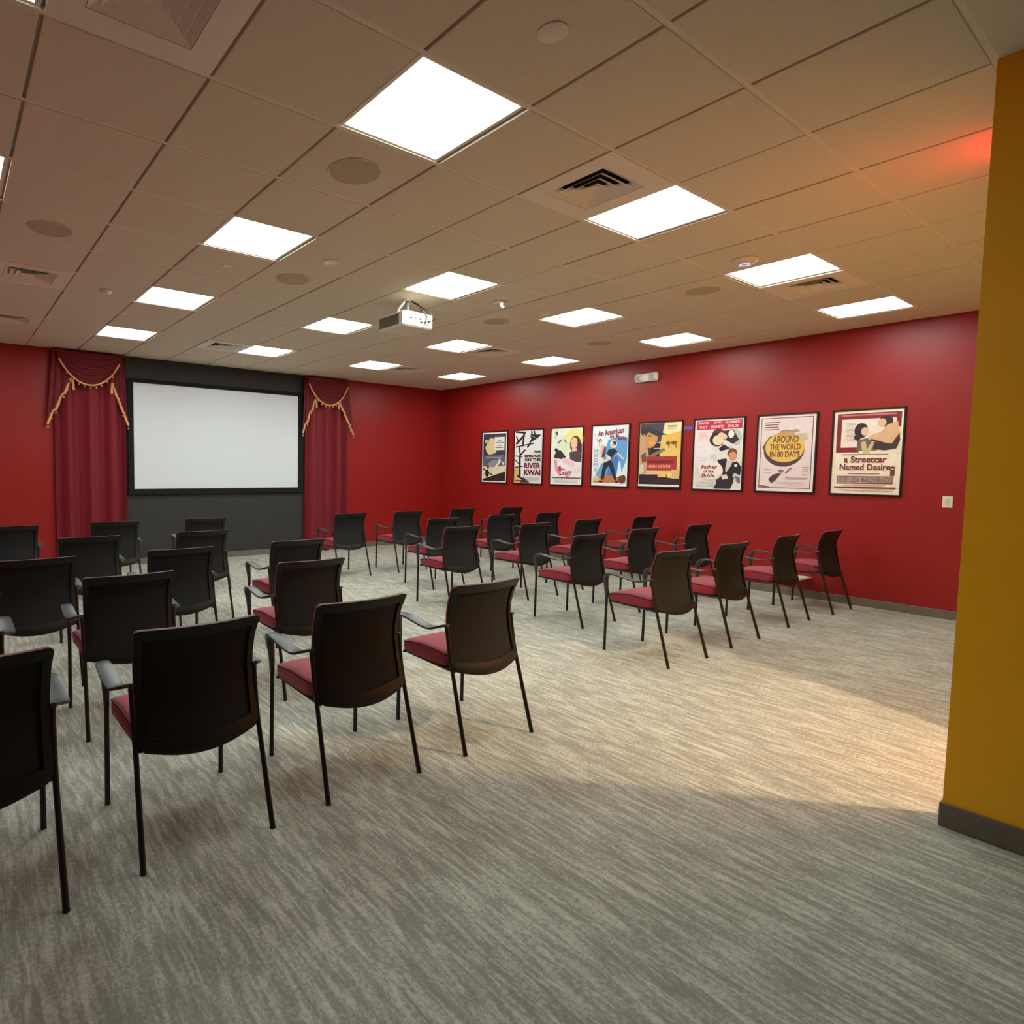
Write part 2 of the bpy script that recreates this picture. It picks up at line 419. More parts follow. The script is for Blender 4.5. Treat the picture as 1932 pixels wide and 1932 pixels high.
def make_chair():
    t = thing('armchair', '', 'chair')
    mb = MB(); mb.sheet(lambda u, v: back_pt(u, v), BU, BV, lambda u, v: (0, 0.017 - 0.006 * abs(u) ** 6, 0), mask=lambda u, v: not inner(u, v))
    obj('back_frame', mb, M_BLACK, t, 35)
    mb = MB(); mb.sheet(lambda u, v: tuple(Vector(back_pt(u, v)) + Vector((0, 0.0105, 0))), [x for x in BU if abs(x) < 0.9], [x for x in BV if 0.13 < x < 0.91], lambda u, v: (0, 0.006, 0))
    obj('mesh_panel', mb, M_MESH, t, 40)
    def cush(u, v):
        p = back_pt(u * 0.985, 0.02 + v * 0.978); return (p[0], p[1] + 0.0165, p[2])
    mb = MB(); mb.sheet(cush, BU, BV, lambda u, v: (0, 0.009 + 0.020 * (1 - abs(u) ** 5) * (1 - abs(2 * v - 1) ** 7), 0.001 * v))
    obj('back_cushion', mb, M_SEAT, t, 60)
    # seat cushion: superellipse rings
    def ring(s, z, n=44):
        r = []
        for k in range(n):
            a = 2 * PI * k / n; ca, sa = math.cos(a), math.sin(a); e = 2 / 6.5
            x = 0.2455 * s * math.copysign(abs(ca) ** e, ca); y = 0.352 + 0.206 * s * math.copysign(abs(sa) ** e, sa)
            zz = z + (0.030 * (1 - ((y - 0.33) / 0.21) ** 2) if z > 0.445 else (0.014 * (1 - ((y - 0.33) / 0.21) ** 2) if z > 0.43 else 0))
            r.append((x, y, zz))
        return r
    rings = [(0.90, 0.404), (0.98, 0.408), (1.0, 0.420), (1.01, 0.440), (1.0, 0.452), (0.985, 0.458), (0.95, 0.463), (0.84, 0.467), (0.6, 0.468), (0.3, 0.468), (0.02, 0.468)]
    mb = MB(); n = 44; V = [p for s, z in rings for p in ring(s, z)]; F = []
    for i in range(len(rings) - 1):
        for k in range(n): F.append((i * n + k, i * n + (k + 1) % n, (i + 1) * n + (k + 1) % n, (i + 1) * n + k))
    F.append(tuple(range(n))[::-1]); F.append(tuple((len(rings) - 1) * n + k for k in range(n)))
    mb.add(V, F); seat = obj('seat', mb, M_SEAT, t, 60)
    mb = MB(); rr = ring(1.0, 0.455); mb.tube(rr + rr[:1], 0.0042, 6, cap=False); obj('piping', mb, M_PIPE, seat, 60)
    mb = MB(); mb.box(-0.215, 0.215, 0.16, 0.54, 0.388, 0.404, 0.006)
    for s in (-1, 1): mb.tube([(s * 0.222, 0.125, 0.392), (s * 0.222, 0.3, 0.396), (s * 0.222, 0.530, 0.404)], 0.0095, 8)
    mb.tube([(-0.235, 0.525, 0.400), (0.235, 0.525, 0.400)], 0.008, 8); mb.tube([(-0.243, 0.125, 0.394), (0.243, 0.125, 0.394)], 0.009, 8)
    obj('seat_frame', mb, M_STEEL, t, 40)
    for s in (-1, 1):
        mb = MB(); mb.tube([(s * 0.254, 0.0, 0.0), (s * 0.2535, 0.004, 0.012), (s * 0.2455, 0.112, 0.385), (s * 0.2455, 0.138, 0.48), (s * 0.246, 0.156, 0.58), (s * 0.248, 0.163, 0.622)], [0.0125, 0.0115, 0.0105, 0.0105, 0.0105, 0.0105], 10)
        leg = obj('leg', mb, M_STEEL, t, 40)
        mb = MB(); mb.tube([(s * 0.254, 0.544, 0.0), (s * 0.254, 0.544, 0.012), (s * 0.253, 0.540, 0.41), (s * 0.255, 0.541, 0.50)], [0.0125, 0.0115, 0.0105, 0.011], 10)
        obj('leg', mb, M_STEEL, t, 40)
        # armrest: swept rounded blade that turns down into the front leg
        path = [(0.150, 0.634, .010, .008, .249), (0.180, 0.627, .014, .0075, .252), (0.205, 0.617, .024, .007, .262), (0.226, 0.609, .033, .0065, .278), (0.25, 0.606, .034, .006, .281), (0.30, 0.609, .034, .006, .282), (0.37, 0.620, .0335, .006, .281),
                (0.44, 0.629, .0325, .0065, .279), (0.49, 0.630, .030, .008, .276), (0.524, 0.619, .026, .013, .271), (0.545, 0.594, .022, .017, .265), (0.550, 0.566, .0185, .0175, .260), (0.547, 0.53, .015, .0155, .256), (0.543, 0.48, .0125, .013, .254), (0.541, 0.43, .0108, .0108, .2535)]
        vs = []; fs = []; nn = 12
        for i, (y, z, hx, ht, ox) in enumerate(path):
            a, b2 = path[max(i - 1, 0)], path[min(i + 1, len(path) - 1)]
            d = Vector((0, b2[0] - a[0], b2[1] - a[1])).normalized(); nv = Vector((0, -d.z, d.y))
            for k in range(nn):
                an = 2 * PI * k / nn; c, q = math.cos(an), math.sin(an); e = 0.42
                cx = math.copysign(abs(c) ** e, c) * hx; cy = math.copysign(abs(q) ** e, q) * ht
                vs.append(Vector((s * ox + s * cx, y, z)) + nv * cy)
        for i in range(len(path) - 1):
            for k in range(nn):
                q4 = (i * nn + k, i * nn + (k + 1) % nn, (i + 1) * nn + (k + 1) % nn, (i + 1) * nn + k)
                fs.append(q4 if s < 0 else q4[::-1])
        fs.append(tuple(range(nn))[::-1] if s < 0 else tuple(range(nn))); fs.append(tuple((len(path) - 1) * nn + k for k in range(nn)))
        mb = MB(); mb.add(vs, fs); obj('armrest', mb, M_ARM, t, 50)
    return t

GL, GR = 'chairs of the left block', 'chairs of the right block'
CH = [
 (-1.816, -0.094, 0.0, GL, 'nearest black armchair, cut off by the bottom left edge of the photo'),
 (-1.053, -0.047, 0.5, GL, 'black armchair with pink-edged back, second from left in the nearest row'),
 (-0.271, -0.023, 0.2, GL, 'black armchair with red seat, third from left in the nearest row'),
 (0.540, -0.020, 0.6, GL, 'black armchair with red seat at the aisle end of the nearest row'),
 (-1.890, 1.020, 0.0, GL, 'black armchair beyond the left edge, only its right armrest showing'),
 (-1.010, 1.170, 0.0, GL, 'middle black armchair of the left block\'s second row, behind the nearest row'),
 (0.118, 1.120, 0.0, GL, 'black armchair at the aisle end of the left block\'s second row, red seat visible'),
 (-1.385, 2.050, 0.0, GL, 'leftmost black armchair of the left block\'s third row, cut by the photo\'s left edge'),
 (-0.420, 2.090, 0.0, GL, 'middle black armchair of the left block\'s third row'),
 (0.570, 2.130, 0.0, GL, 'black armchair at the aisle end of the left block\'s third row, red seat corner visible'),
 (-0.845, 3.190, 0.0, GL, 'left of the two black armchairs in the left block\'s fourth row'),
 (0.140, 3.200, 0.0, GL, 'right of the two black armchairs in the left block\'s fourth row'),
 (-1.330, 4.510, 0.0, GL, 'black armchair at the left edge in the row closest to the screen'),
 (-0.340, 4.550, 0.0, GL, 'black armchair against the left curtain in the row closest to the screen'),
 (0.680, 4.580, 0.0, GL, 'black armchair against the charcoal wall in the row closest to the screen'),
 (2.760, 0.140, -3.0, GR, 'large black armchair with dark red seat, leftmost of the right block\'s nearest row'),
 (3.715, 0.150, 0.5, GR, 'black armchair with red seat, second from left in the right block\'s nearest row'),
 (4.880, 0.180, 1.5, GR, 'black armchair with red seat, second from the wall in the right block\'s nearest row'),
 (5.875, 0.150, 0.5, GR, 'black armchair nearest the light switch, against the red poster wall'),
 (3.200, 1.190, 0.5, GR, 'black armchair with red seat, leftmost of the right block\'s second row'),
 (4.260, 1.270, 0.0, GR, 'black armchair with red seat, middle of the right block\'s second row'),
 (5.320, 1.230, 0.0, GR, 'black armchair below the poster with the red top band, wall end of the second row'),
 (2.660, 2.350, 0.0, GR, 'black armchair with red seat, aisle end of the right block\'s third row'),
 (3.730, 2.260, 0.0, GR, 'black armchair with red seat, second from the aisle in the right block\'s third row'),
 (4.780, 2.310, 0.0, GR, 'black armchair below the blue-sky poster, third from the aisle in the third row'),
 (5.930, 2.250, 0.0, GR, 'black armchair beside the poster wall, wall end of the third row'),
 (3.230, 3.270, 0.0, GR, 'black armchair with red seat, aisle end of the right block\'s fourth row'),
 (4.350, 3.340, 0.0, GR, 'black armchair in the middle of the right block\'s fourth row'),
 (5.320, 3.340, 0.0, GR, 'black armchair below the pale pink poster, wall end of the fourth row'),
 (2.630, 4.440, 0.0, GR, 'black armchair standing alone before the right curtain, its legs fully seen'),
 (3.610, 4.430, 0.0, GR, 'black armchair before the red wall just right of the right curtain'),
 (4.770, 4.520, 0.0, GR, 'black armchair at the room\'s far corner, third in the row closest to the screen'),
 (5.740, 4.400, 0.0, GR, 'black armchair below the bridge-title poster, wall end of the row closest to the screen'),
]
proto = make_chair()
for k, (x, y, rz, g, lb) in enumerate(CH):
    o = proto if k == 0 else copy_tree(proto)
    o.location = (x, y, 0); o.rotation_euler = (0, 0, math.radians(rz)); o['label'] = lb; o['group'] = g

# ------------------------------------------------------------------ projection screen
t = thing('projection_screen', 'large blank white projection screen in a wide black frame on the charcoal wall', 'projection screen', (0, YF, 0))
x0, x1, z0, z1 = 0.355, 3.245, 1.025, 2.715
a0, a1, c0, c1 = 0.440, 3.147, 1.112, 2.655
for (p, q, r, s) in ((x0, x1, z0, c0), (x0, x1, c1, z1), (x0, a0, c0, c1), (a1, x1, c0, c1)):
    mb = MB(); mb.box(p, q, -0.045, 0.0, r, s, 0.004); obj('frame_rail', mb, M_SFRAME, t)
obj('screen_surface', B(a0 - 0.002, a1 + 0.002, -0.030, -0.002, c0 - 0.002, c1 + 0.002), M_SCREEN, t)

# ------------------------------------------------------------------ curtains with swag, cascades and gold braid
def curtain(cx, hw, swl, swr, swb, jl, jr, lb, seed):
    rnd = random.Random(seed)
    t = thing('curtain', lb, 'curtain', (cx, YF, 0), 0, 'crimson curtains beside the screen')
    zt = 2.975
    ph = [rnd.uniform(-0.5, 0.5) for _ in range(6)]
    def drape(u, v):
        f = 3.6; w_ = 0.050 * math.sin(2 * PI * f * u + ph[0] + 0.9 * math.sin(2 * PI * u + ph[1])) + 0.007 * math.sin(2 * PI * 7.7 * u + ph[2] + v * 0.6)
        return ((2 * u - 1) * hw * (1 + 0.012 * math.sin(3 * v + ph[3])), -0.062 + w_ * (0.55 + 0.45 * min(1, 1.6 - v)), 0.012 + (zt - 0.012) * v)
    us = [i / 90 for i in range(91)]
    mb = MB(); mb.sheet(drape, us, [i / 14 for i in range(15)], lambda u, v: (0, 0.004, 0)); obj('drape', mb, M_VELV, t, 80)
    # board at the top
    mb = MB(); mb.box(-hw - 0.02, hw + 0.02, -0.13, -0.001, zt, zt + 0.02, 0.003); obj('header_board', mb, M_SWAG, t)
    # swag
    sc, sh = (swl + swr) / 2 - cx, (swr - swl) / 2; zs, D = zt + 0.004, zt + 0.004 - swb
    def swag(s, v):
        q = 1 - (2 * s - 1) ** 2
        edge = D * (q ** 0.85) + 0.05 * (1 - q)
        z = zs - edge * v
        rip = 0.016 * q * math.sin(2 * PI * 5.2 * v ** 1.5 + 0.4) * min(1, v * 3)
        return (sc + (2 * s - 1) * sh, -0.142 - 0.035 * q * v + rip, z)
    us = [i / 40 for i in range(41)]
    mb = MB(); mb.sheet(swag, us, [i / 44 for i in range(45)], lambda u, v: (0, 0.004, 0)); sw = obj('swag', mb, M_SWAG, t, 80)
    pts = [Vector(swag(s, 1.0)) + Vector((0, -0.004, 0)) for s in us[1:-1]]
    mb = MB(); mb.tube(pts, [0.013 + 0.002 * (i % 2) for i in range(len(pts))], 7); obj('gold_braid', mb, M_GOLD, sw, 60)
    mb = MB()
    for k in range(9):
        p = Vector(swag(0.14 + 0.09 * k, 1.0)); mb.tube([p + Vector((0, -0.006, -0.008)), p + Vector((0, -0.006, -0.03))], 0.002, 5)
        mb.lathe([(0.001, -0.05), (0.009, -0.044), (0.0115, -0.037), (0.008, -0.03), (0.001, -0.028)], (p.x, p.y - 0.006, p.z), 8)
    o = obj('bead_fringe', mb, M_GOLD, sw, 60); o['kind'] = 'stuff'
    # cascades at both sides
    for (xo_t, xo_b, xi, zo, zi), side in ((jl, -1), (jr, 1)):
        xo_t -= cx; xo_b -= cx; xi -= cx
        def casc(u, v):                    # u: 0 outer .. 1 inner, v: 0 bottom .. 1 top
            st = 3; fr = (u * st) % 1.0; k = min(int(u * st), st - 1)
            zb = zo + (zi - zo) * (0.25 * u + 0.75 * (k + min(1, fr * 1.35)) / st)
            xb = xo_b + (xi - xo_b) * u; xt = xo_t + (xi * 0.96 - xo_t) * u
            tri = abs(((u * st + 0.35) % 1.0) - 0.35) / 0.65
            z = zb + (zt - zb) * v
            return (xb + (xt - xb) * v, -0.112 + 0.030 * tri * (1.15 - 0.5 * v) , z)
        us2 = [i / 48 for i in range(49)]
        mb = MB(); mb.sheet(casc, us2, [i / 16 for i in range(17)], lambda u, v: (0, 0.004, 0)); ja = obj('cascade', mb, M_SWAG, t, 70)
        pts = [Vector(casc(u, 0.0)) + Vector((0, -0.006, 0.006)) for u in us2[1:]]
        mb = MB(); mb.tube(pts, [0.016 + 0.003 * (i % 2) for i in range(len(pts))], 7); obj('gold_braid', mb, M_GOLD, ja, 60)
        mb = MB()
        for k in range(7):
            p = Vector(casc(0.03 + 0.15 * k, 0.0)); mb.tube([p + Vector((0, -0.008, 0.0)), p + Vector((0, -0.008, -0.03))], 0.002, 5)
            mb.lathe([(0.001, -0.055), (0.009, -0.049), (0.0125, -0.041), (0.008, -0.032), (0.001, -0.03)], (p.x, p.y - 0.008, p.z), 8)
        o = obj('bead_fringe', mb, M_GOLD, ja, 60); o['kind'] = 'stuff'
curtain(-0.14, 0.455, -0.565, 0.25, 2.545, (-0.615, -0.700, -0.365, 1.97, 2.63), (0.285, 0.352, 0.125, 2.00, 2.60),
        'wide crimson velvet curtain with gold-braided swag, left of the screen', 3)
curtain(3.685, 0.410, 3.27, 4.10, 2.525, (3.235, 3.190, 3.46, 2.01, 2.62), (4.105, 4.235, 3.905, 2.02, 2.63),
        'narrower-looking crimson velvet curtain with gold-braided swag, right of the screen', 8)

# ------------------------------------------------------------------ ceiling projector
t = thing('projector', 'white projector hanging from a ceiling pole in front of the screen', 'projector', (1.78, 2.39, H))
mb = MB(); mb.box(-0.178, 0.178, -0.19, 0.19, -0.288, -0.152, 0.014); body = obj('body', mb, M_WHITE, t)
mb = MB(); mb.box(-0.183, -0.177, -0.13, 0.165, -0.268, -0.172, 0.002); gr = obj('side_grille', mb, M_PGREY, body)
mb = MB()
for k in range(8): mb.box(-0.186, -0.1825, -0.125, 0.16, -0.264 + k * 0.0118, -0.2605 + k * 0.0118)
o = obj('grille_slat', mb, M_PGREY, body); o['kind'] = 'stuff'
mb = MB(); mb.box(-0.130, 0.150, -0.193, -0.1895, -0.262, -0.190, 0.001); pp = obj('connector_panel', mb, mat('connector_panel_grey', (196, 194, 188), 0.5), body)
mb = MB()
for (a, c, w_, h_) in ((0.03, -0.236, 0.03, 0.012), (0.075, -0.236, 0.03, 0.012), (0.115, -0.222, 0.02, 0.02), (-0.09, -0.212, 0.03, 0.010), (-0.04, -0.212, 0.012, 0.012), (0.02, -0.21, 0.018, 0.016), (0.09, -0.252, 0.06, 0.006)):
    mb.box(a - w_ / 2, a + w_ / 2, -0.196, -0.1925, c - h_ / 2, c + h_ / 2)
o = obj('connector_ports', mb, M_CABLE, body); o['kind'] = 'stuff'
mb = MB(); mb.lathe([(0.05, 0), (0.05, 0.02), (0.036, 0.024), (0.03, 0.012)], n=24); me = mb.mesh('lens', M_CABLE, 40)
o = obj('lens', me, None, body, loc=(0.07, 0.188, -0.215)); o.rotation_euler = (-PI / 2, 0, 0)
mb = MB(); mb.box(-0.06, 0.10, -0.08, 0.08, -0.012, -0.004, 0.002); obj('ceiling_plate', mb, M_METAL, t)
mb = MB(); mb.tube([(0.02, 0, -0.01), (0.02, 0, -0.11)], 0.022, 16); obj('mount_pole', mb, mat('mount_steel', (150, 148, 142), 0.4, 0.3), t, 40)
mb = MB()
mb.box(-0.06, 0.10, -0.06, 0.06, -0.120, -0.108, 0.002)
for sx in (-0.055, 0.085):
    for sy in (-0.05, 0.05): mb.box(sx - 0.008, sx + 0.018, sy - 0.008, sy + 0.008, -0.155, -0.115)
obj('mount_bracket', mb, M_METAL, t)
mb = MB(); mb.tube([(0.04, -0.03, -0.01), (0.05, -0.12, -0.06), (0.03, -0.2, -0.12), (0.06, -0.235, -0.19), (0.075, -0.2, -0.234)], 0.006, 7); obj('cable', mb, M_CABLE, t, 60)
mb = MB(); mb.tube([(0.05, -0.02, -0.01), (0.10, -0.12, -0.08), (0.12, -0.22, -0.15), (0.15, -0.245, -0.205), (0.118, -0.2, -0.224)], 0.005, 7); obj('cable', mb, M_CABLE, t, 60)
mb = MB(); mb.tube([(-0.02, -0.01, -0.012), (-0.07, -0.06, -0.05), (-0.12, -0.05, -0.11), (-0.10, 0.0, -0.15)], 0.011, 9); obj('cable_loop', mb, M_WHITE, t, 60)

# ------------------------------------------------------------------ small things on the poster wall
M_EMER = mat('emergency_light_white', (246, 242, 238), 0.35, var=0.01)
t = thing('emergency_light', 'white twin-head emergency light high on the red poster wall', 'emergency light', (XR, 2.70, 2.765))
mb = MB(); mb.box(-0.05, 0.0, -0.165, 0.165, -0.058, 0.058, 0.014); obj('housing', mb, M_EMER, t)
for s in (-1, 1):
    mb = MB(); mb.box(-0.082, -0.048, s * 0.105 - 0.05, s * 0.105 + 0.05, -0.042, 0.042, 0.014); hd = obj('lamp_head', mb, M_EMER, t)
    mb = MB(); mb.box(-0.0855, -0.081, s * 0.105 - 0.036, s * 0.105 + 0.036, -0.028, 0.028, 0.002); obj('lens', mb, mat('lamp_lens_grey', (186, 188, 178), 0.15), hd)
t = thing('light_switch', 'white light switch plate on the red wall beside the yellow partition', 'light switch', (XR, -0.486, 1.170))
mb = MB(); mb.box(-0.007, 0.0, -0.038, 0.038, -0.057, 0.057, 0.003); obj('wall_plate', mb, M_WHITE, t)
mb = MB(); mb.box(-0.0105, -0.006, -0.017, 0.017, -0.034, 0.034, 0.002); obj('rocker', mb, mat('switch_rocker', (206, 198, 184), 0.4), t)
mb = MB(); mb.box(XR - 0.0015, XR, 2.046, 2.151, 2.012, 2.050); tag(obj('tape_strip', mb, M_TAPE), 'short strip of blue tape between two posters on the red wall', 'tape')
mb = MB(); mb.box(XR - 0.30, XR, 0.615, 0.80, 0.232, 0.248, 0.003)
tag(obj('wall_ledge', mb, M_WHITE), 'small white flat ledge low on the red wall under the rightmost chair', 'ledge')

# ------------------------------------------------------------------ posters
def pm(rgb):
    return mat('ink_%d_%d_%d' % rgb, tuple(min(250, v * 1.06) for v in rgb), 0.45, var=0.05, scale=18)
PWID, PHGT = 0.592, 0.902
def text_mesh(body, bold=0.0, shear=0.0):
    cu = bpy.data.curves.new('lettering', 'FONT'); cu.body = body; cu.size = 1.0; cu.offset = bold; cu.shear = shear
    cu.align_x = 'CENTER'; cu.resolution_u = 3
    o = bpy.data.objects.new('lettering', cu); COL.objects.link(o)
    dg = bpy.context.evaluated_depsgraph_get(); dg.update()
    me = bpy.data.meshes.new_from_object(o.evaluated_get(dg))
    V = [tuple(v.co) for v in me.vertices]; F = [tuple(p.vertices) for p in me.polygons]
    bpy.data.objects.remove(o); bpy.data.curves.remove(cu); bpy.data.meshes.remove(me)
    return V, F
class Print:
    """flat print on paper: shapes in 0..1 from the top left, each a hair above the one before"""
    def __init__(self): self.mb = MB(); self.m = []; self.z = 0.0
    def ci(self, rgb):
        M = pm(rgb)
        if M not in self.m: self.m.append(M)
        self.z += 0.00012; return self.m.index(M)
    def P(self, x, y): return ((x - 0.5) * PWID, (0.5 - y) * PHGT, self.z)
    def poly(self, pts, rgb):
        k = self.ci(rgb); a = sum(p[0] * q[1] - q[0] * p[1] for p, q in zip(pts, pts[1:] + pts[:1]))
        if a > 0: pts = pts[::-1]
        vs = [self.P(*p) for p in pts]
        from mathutils.geometry import tessellate_polygon
        self.mb.add(vs, [tuple(t_) for t_ in self._tri(vs)], k)
    def _tri(self, vs):
        from mathutils.geometry import tessellate_polygon
        out = []
        for a, b, c in tessellate_polygon([[Vector(v) for v in vs]]):
            n = (Vector(vs[b]) - Vector(vs[a])).cross(Vector(vs[c]) - Vector(vs[a]))
            out.append((a, b, c) if n.z > 0 else (a, c, b))
        return out
    def rect(self, x0, y0, x1, y1, rgb): self.poly([(x0, y0), (x1, y0), (x1, y1), (x0, y1)], rgb)
    def ell(self, cx, cy, rx, ry, rgb, rot=0.0, n=22):
        c, s = math.cos(rot), math.sin(rot)
        self.poly([(cx + (math.cos(2 * PI * k / n) * rx * c - math.sin(2 * PI * k / n) * ry * s), cy + (math.cos(2 * PI * k / n) * rx * s + math.sin(2 * PI * k / n) * ry * c) * PWID / PHGT) for k in range(n)], rgb)
    def line(self, p, q, wd, rgb):
        dx, dy = (q[0] - p[0]) * PWID, (q[1] - p[1]) * PHGT; l = math.hypot(dx, dy); nx, ny = -dy / l * wd / 2, dx / l * wd / 2
        ax, ay = nx / PWID * PWID, ny
        self.poly([(p[0] + ax, p[1] + ay * PWID / PHGT), (q[0] + ax, q[1] + ay * PWID / PHGT), (q[0] - ax, q[1] - ay * PWID / PHGT), (p[0] - ax, p[1] - ay * PWID / PHGT)], rgb)
    def text(self, s, x0, y0, x1, y1, rgb, bold=0.0, shear=0.0, rot=0.0):
        """lettering fitted into the box"""
        k = self.ci(rgb); V, F = text_mesh(s, bold + 0.012, shear)
        xs = [v[0] for v in V]; ys = [v[1] for v in V]; ax, bx, ay, by = min(xs), max(xs), min(ys), max(ys)
        vs = []
        c, sn = math.cos(rot), math.sin(rot); mx, my = (x0 + x1) / 2, (y0 + y1) / 2
        for v in V:
            x = x0 + (v[0] - ax) / (bx - ax) * (x1 - x0); y = y1 - (v[1] - ay) / (by - ay) * (y1 - y0)
            dx, dy = (x - mx) * PWID, (y - my) * PHGT
            vs.append(self.P(mx + (dx * c - dy * sn) / PWID, my + (dx * sn + dy * c) / PHGT))
        self.mb.add(vs, F, k)
    def lines(self, x0, x1, y0, y1, n, rgb, th=0.006, ragged=True, seed=1):
        r = random.Random(seed)
        for i in range(n):
            y = y0 + (y1 - y0) * i / max(1, n - 1); d = r.uniform(0, 0.18) * (x1 - x0) if ragged else 0
            self.rect(x0 + d * 0.5, y - th / 2, x1 - d * 0.5, y + th / 2, rgb)

BK, WH = (30, 22, 26), (236, 226, 220)
def poster1(p):
    p.rect(0, 0, 1, 1, (240, 228, 222)); p.rect(0.04, 0.03, 0.955, 0.975, (62, 58, 76))
    p.rect(0.05, 0.5, 0.955, 0.7, (92, 94, 108)); p.ell(0.45, 0.64, 0.22, 0.12, (140, 142, 150), -0.3)
    p.poly([(0.12, 0.30), (0.3, 0.12), (0.46, 0.12), (0.6, 0.35), (0.55, 0.42), (0.3, 0.45), (0.18, 0.4)], (214, 196, 150))
    p.ell(0.17, 0.17, 0.085, 0.085, BK); p.ell(0.165, 0.175, 0.062, 0.062, (224, 182, 140))
    p.rect(0.5, 0.10, 0.90, 0.36, (226, 220, 214))
    for y, a, b in ((0.165, 0.62, 0.8), (0.21, 0.54, 0.86), (0.265, 0.6, 0.82), (0.31, 0.54, 0.84)): p.rect(a, y - 0.007, b, y + 0.007, (90, 88, 96))
    p.lines(0.08, 0.9, 0.478, 0.505, 2, (176, 172, 182), 0.014)
    p.poly([(0.04, 0.68), (0.5, 0.7), (0.95, 0.66), (0.95, 0.78), (0.3, 0.92), (0.04, 0.96)], (222, 208, 176))
    p.line((0.35, 0.88), (0.86, 0.72), 0.07, (226, 216, 190)); p.line((0.45, 0.78), (0.74, 0.58), 0.08, (222, 214, 190)); p.ell(0.72, 0.57, 0.055, 0.055, (214, 206, 190)); p.ell(0.86, 0.62, 0.05, 0.05, (214, 206, 190))
    p.ell(0.22, 0.82, 0.08, 0.12, BK); p.ell(0.26, 0.70, 0.04, 0.05, BK); p.line((0.22, 0.78), (0.06, 0.73), 0.04, BK); p.line((0.25, 0.8), (0.45, 0.86), 0.04, BK)
    p.poly([(0.04, 0.94), (0.4, 0.88), (0.95, 0.78), (0.955, 0.97), (0.04, 0.97)], (52, 34, 38)); p.lines(0.45, 0.85, 0.9, 0.95, 3, (90, 70, 72), 0.004)
def poster2(p):
    p.rect(0, 0, 1, 1, (226, 224, 222)); p.rect(0, 0.72, 0.2, 1, (216, 176, 110))
    for a, b, wd in (((0.02, 0.02), (0.4, 0.05), 0.05), ((0.34, 0.02), (0.3, 0.3), 0.06), ((0.36, 0.08), (0.05, 0.26), 0.07), ((0.03, 0.31), (0.7, 0.25), 0.035), ((0.55, 0.27), (0.22, 0.47), 0.05),
                     ((0.16, 0.3), (0.22, 0.47), 0.05), ((0.02, 0.48), (0.3, 0.5), 0.03), ((0.2, 0.47), (0.22, 0.9), 0.07), ((0.02, 0.55), (0.22, 0.66), 0.03), ((0.02, 0.7), (0.32, 0.68), 0.03), ((0.05, 0.1), (0.14, 0.22), 0.04),
                     ((0.6, 0.02), (0.64, 0.1), 0.05), ((0.7, 0.02), (0.74, 0.12), 0.05), ((0.12, 0.86), (0.4, 0.95), 0.05), ((0.05, 0.96), (0.5, 0.94), 0.03)): p.line(a, b, wd, BK)
    p.poly([(0.55, 0.08), (0.95, 0.09), (0.82, 0.16), (0.68, 0.2), (0.5, 0.27), (0.6, 0.17)], BK); p.line((0.55, 0.09), (0.85, 0.18), 0.012, (200, 196, 196))
    p.poly([(0.35, 0.88), (0.5, 0.95), (0.6, 0.99), (0.2, 0.99)], (80, 50, 34)); p.ell(0.42, 0.34, 0.05, 0.04, (236, 234, 232))
    p.text('THE', 0.70, 0.385, 0.955, 0.435, BK, 0.042); p.text('BRIDGE', 0.385, 0.458, 0.955, 0.513, BK, 0.042); p.text('ON THE', 0.385, 0.53, 0.955, 0.585, BK, 0.042)
    p.text('RIVER', 0.37, 0.615, 0.96, 0.72, (110, 24, 34), 0.035); p.text('KWAI', 0.37, 0.738, 0.96, 0.85, (110, 24, 34), 0.035)
    p.lines(0.42, 0.95, 0.885, 0.95, 5, (150, 146, 146), 0.005)
def poster3(p):
    p.rect(0, 0, 1, 1, (238, 228, 226)); p.rect(0.02, 0.02, 0.98, 0.6, (226, 230, 208)); p.ell(0.75, 0.2, 0.3, 0.28, (242, 214, 140)); p.ell(0.4, 0.3, 0.2, 0.25, (214, 226, 190))
    p.ell(0.17, 0.09, 0.045, 0.06, (84, 66, 64)); p.ell(0.15, 0.15, 0.03, 0.08, (214, 198, 192)); p.ell(0.27, 0.24, 0.08, 0.03, (130, 116, 122), -0.7); p.ell(0.46, 0.23, 0.02, 0.07, (120, 110, 116), -0.6)
    p.ell(0.78, 0.3, 0.17, 0.24, (112, 56, 42)); p.poly([(0.85, 0.2), (0.98, 0.3), (0.98, 0.55), (0.85, 0.5)], (70, 44, 50)); p.ell(0.74, 0.27, 0.10, 0.15, (236, 190, 156)); p.rect(0.68, 0.36, 0.82, 0.45, (228, 190, 168))
    p.poly([(0.6, 0.43), (0.7, 0.42), (0.95, 0.4), (0.98, 0.6), (0.8, 0.6), (0.62, 0.55)], (82, 62, 72))
    p.ell(0.17, 0.385, 0.05, 0.05, (44, 30, 36)); p.poly([(0.2, 0.38), (0.34, 0.4), (0.5, 0.52), (0.36, 0.55), (0.12, 0.53), (0.1, 0.5)], (58, 44, 54))
    p.poly([(0.4, 0.52), (0.72, 0.58), (0.8, 0.66), (0.7, 0.69), (0.4, 0.61)], (236, 190, 202)); p.poly([(0.1, 0.56), (0.2, 0.55), (0.24, 0.72), (0.34, 0.8), (0.3, 0.86), (0.16, 0.74)], (222, 150, 170)); p.ell(0.3, 0.72, 0.06, 0.07, (200, 60, 92))
    p.text('Gigi', 0.30, 0.72, 0.68, 0.875, (176, 34, 66), 0.0, 0.25); p.rect(0.05, 0.875, 0.97, 0.893, (74, 66, 72)); p.lines(0.1, 0.9, 0.92, 0.965, 4, (176, 168, 170), 0.005); p.lines(0.68, 0.96, 0.7, 0.78, 5, (186, 178, 182), 0.004)
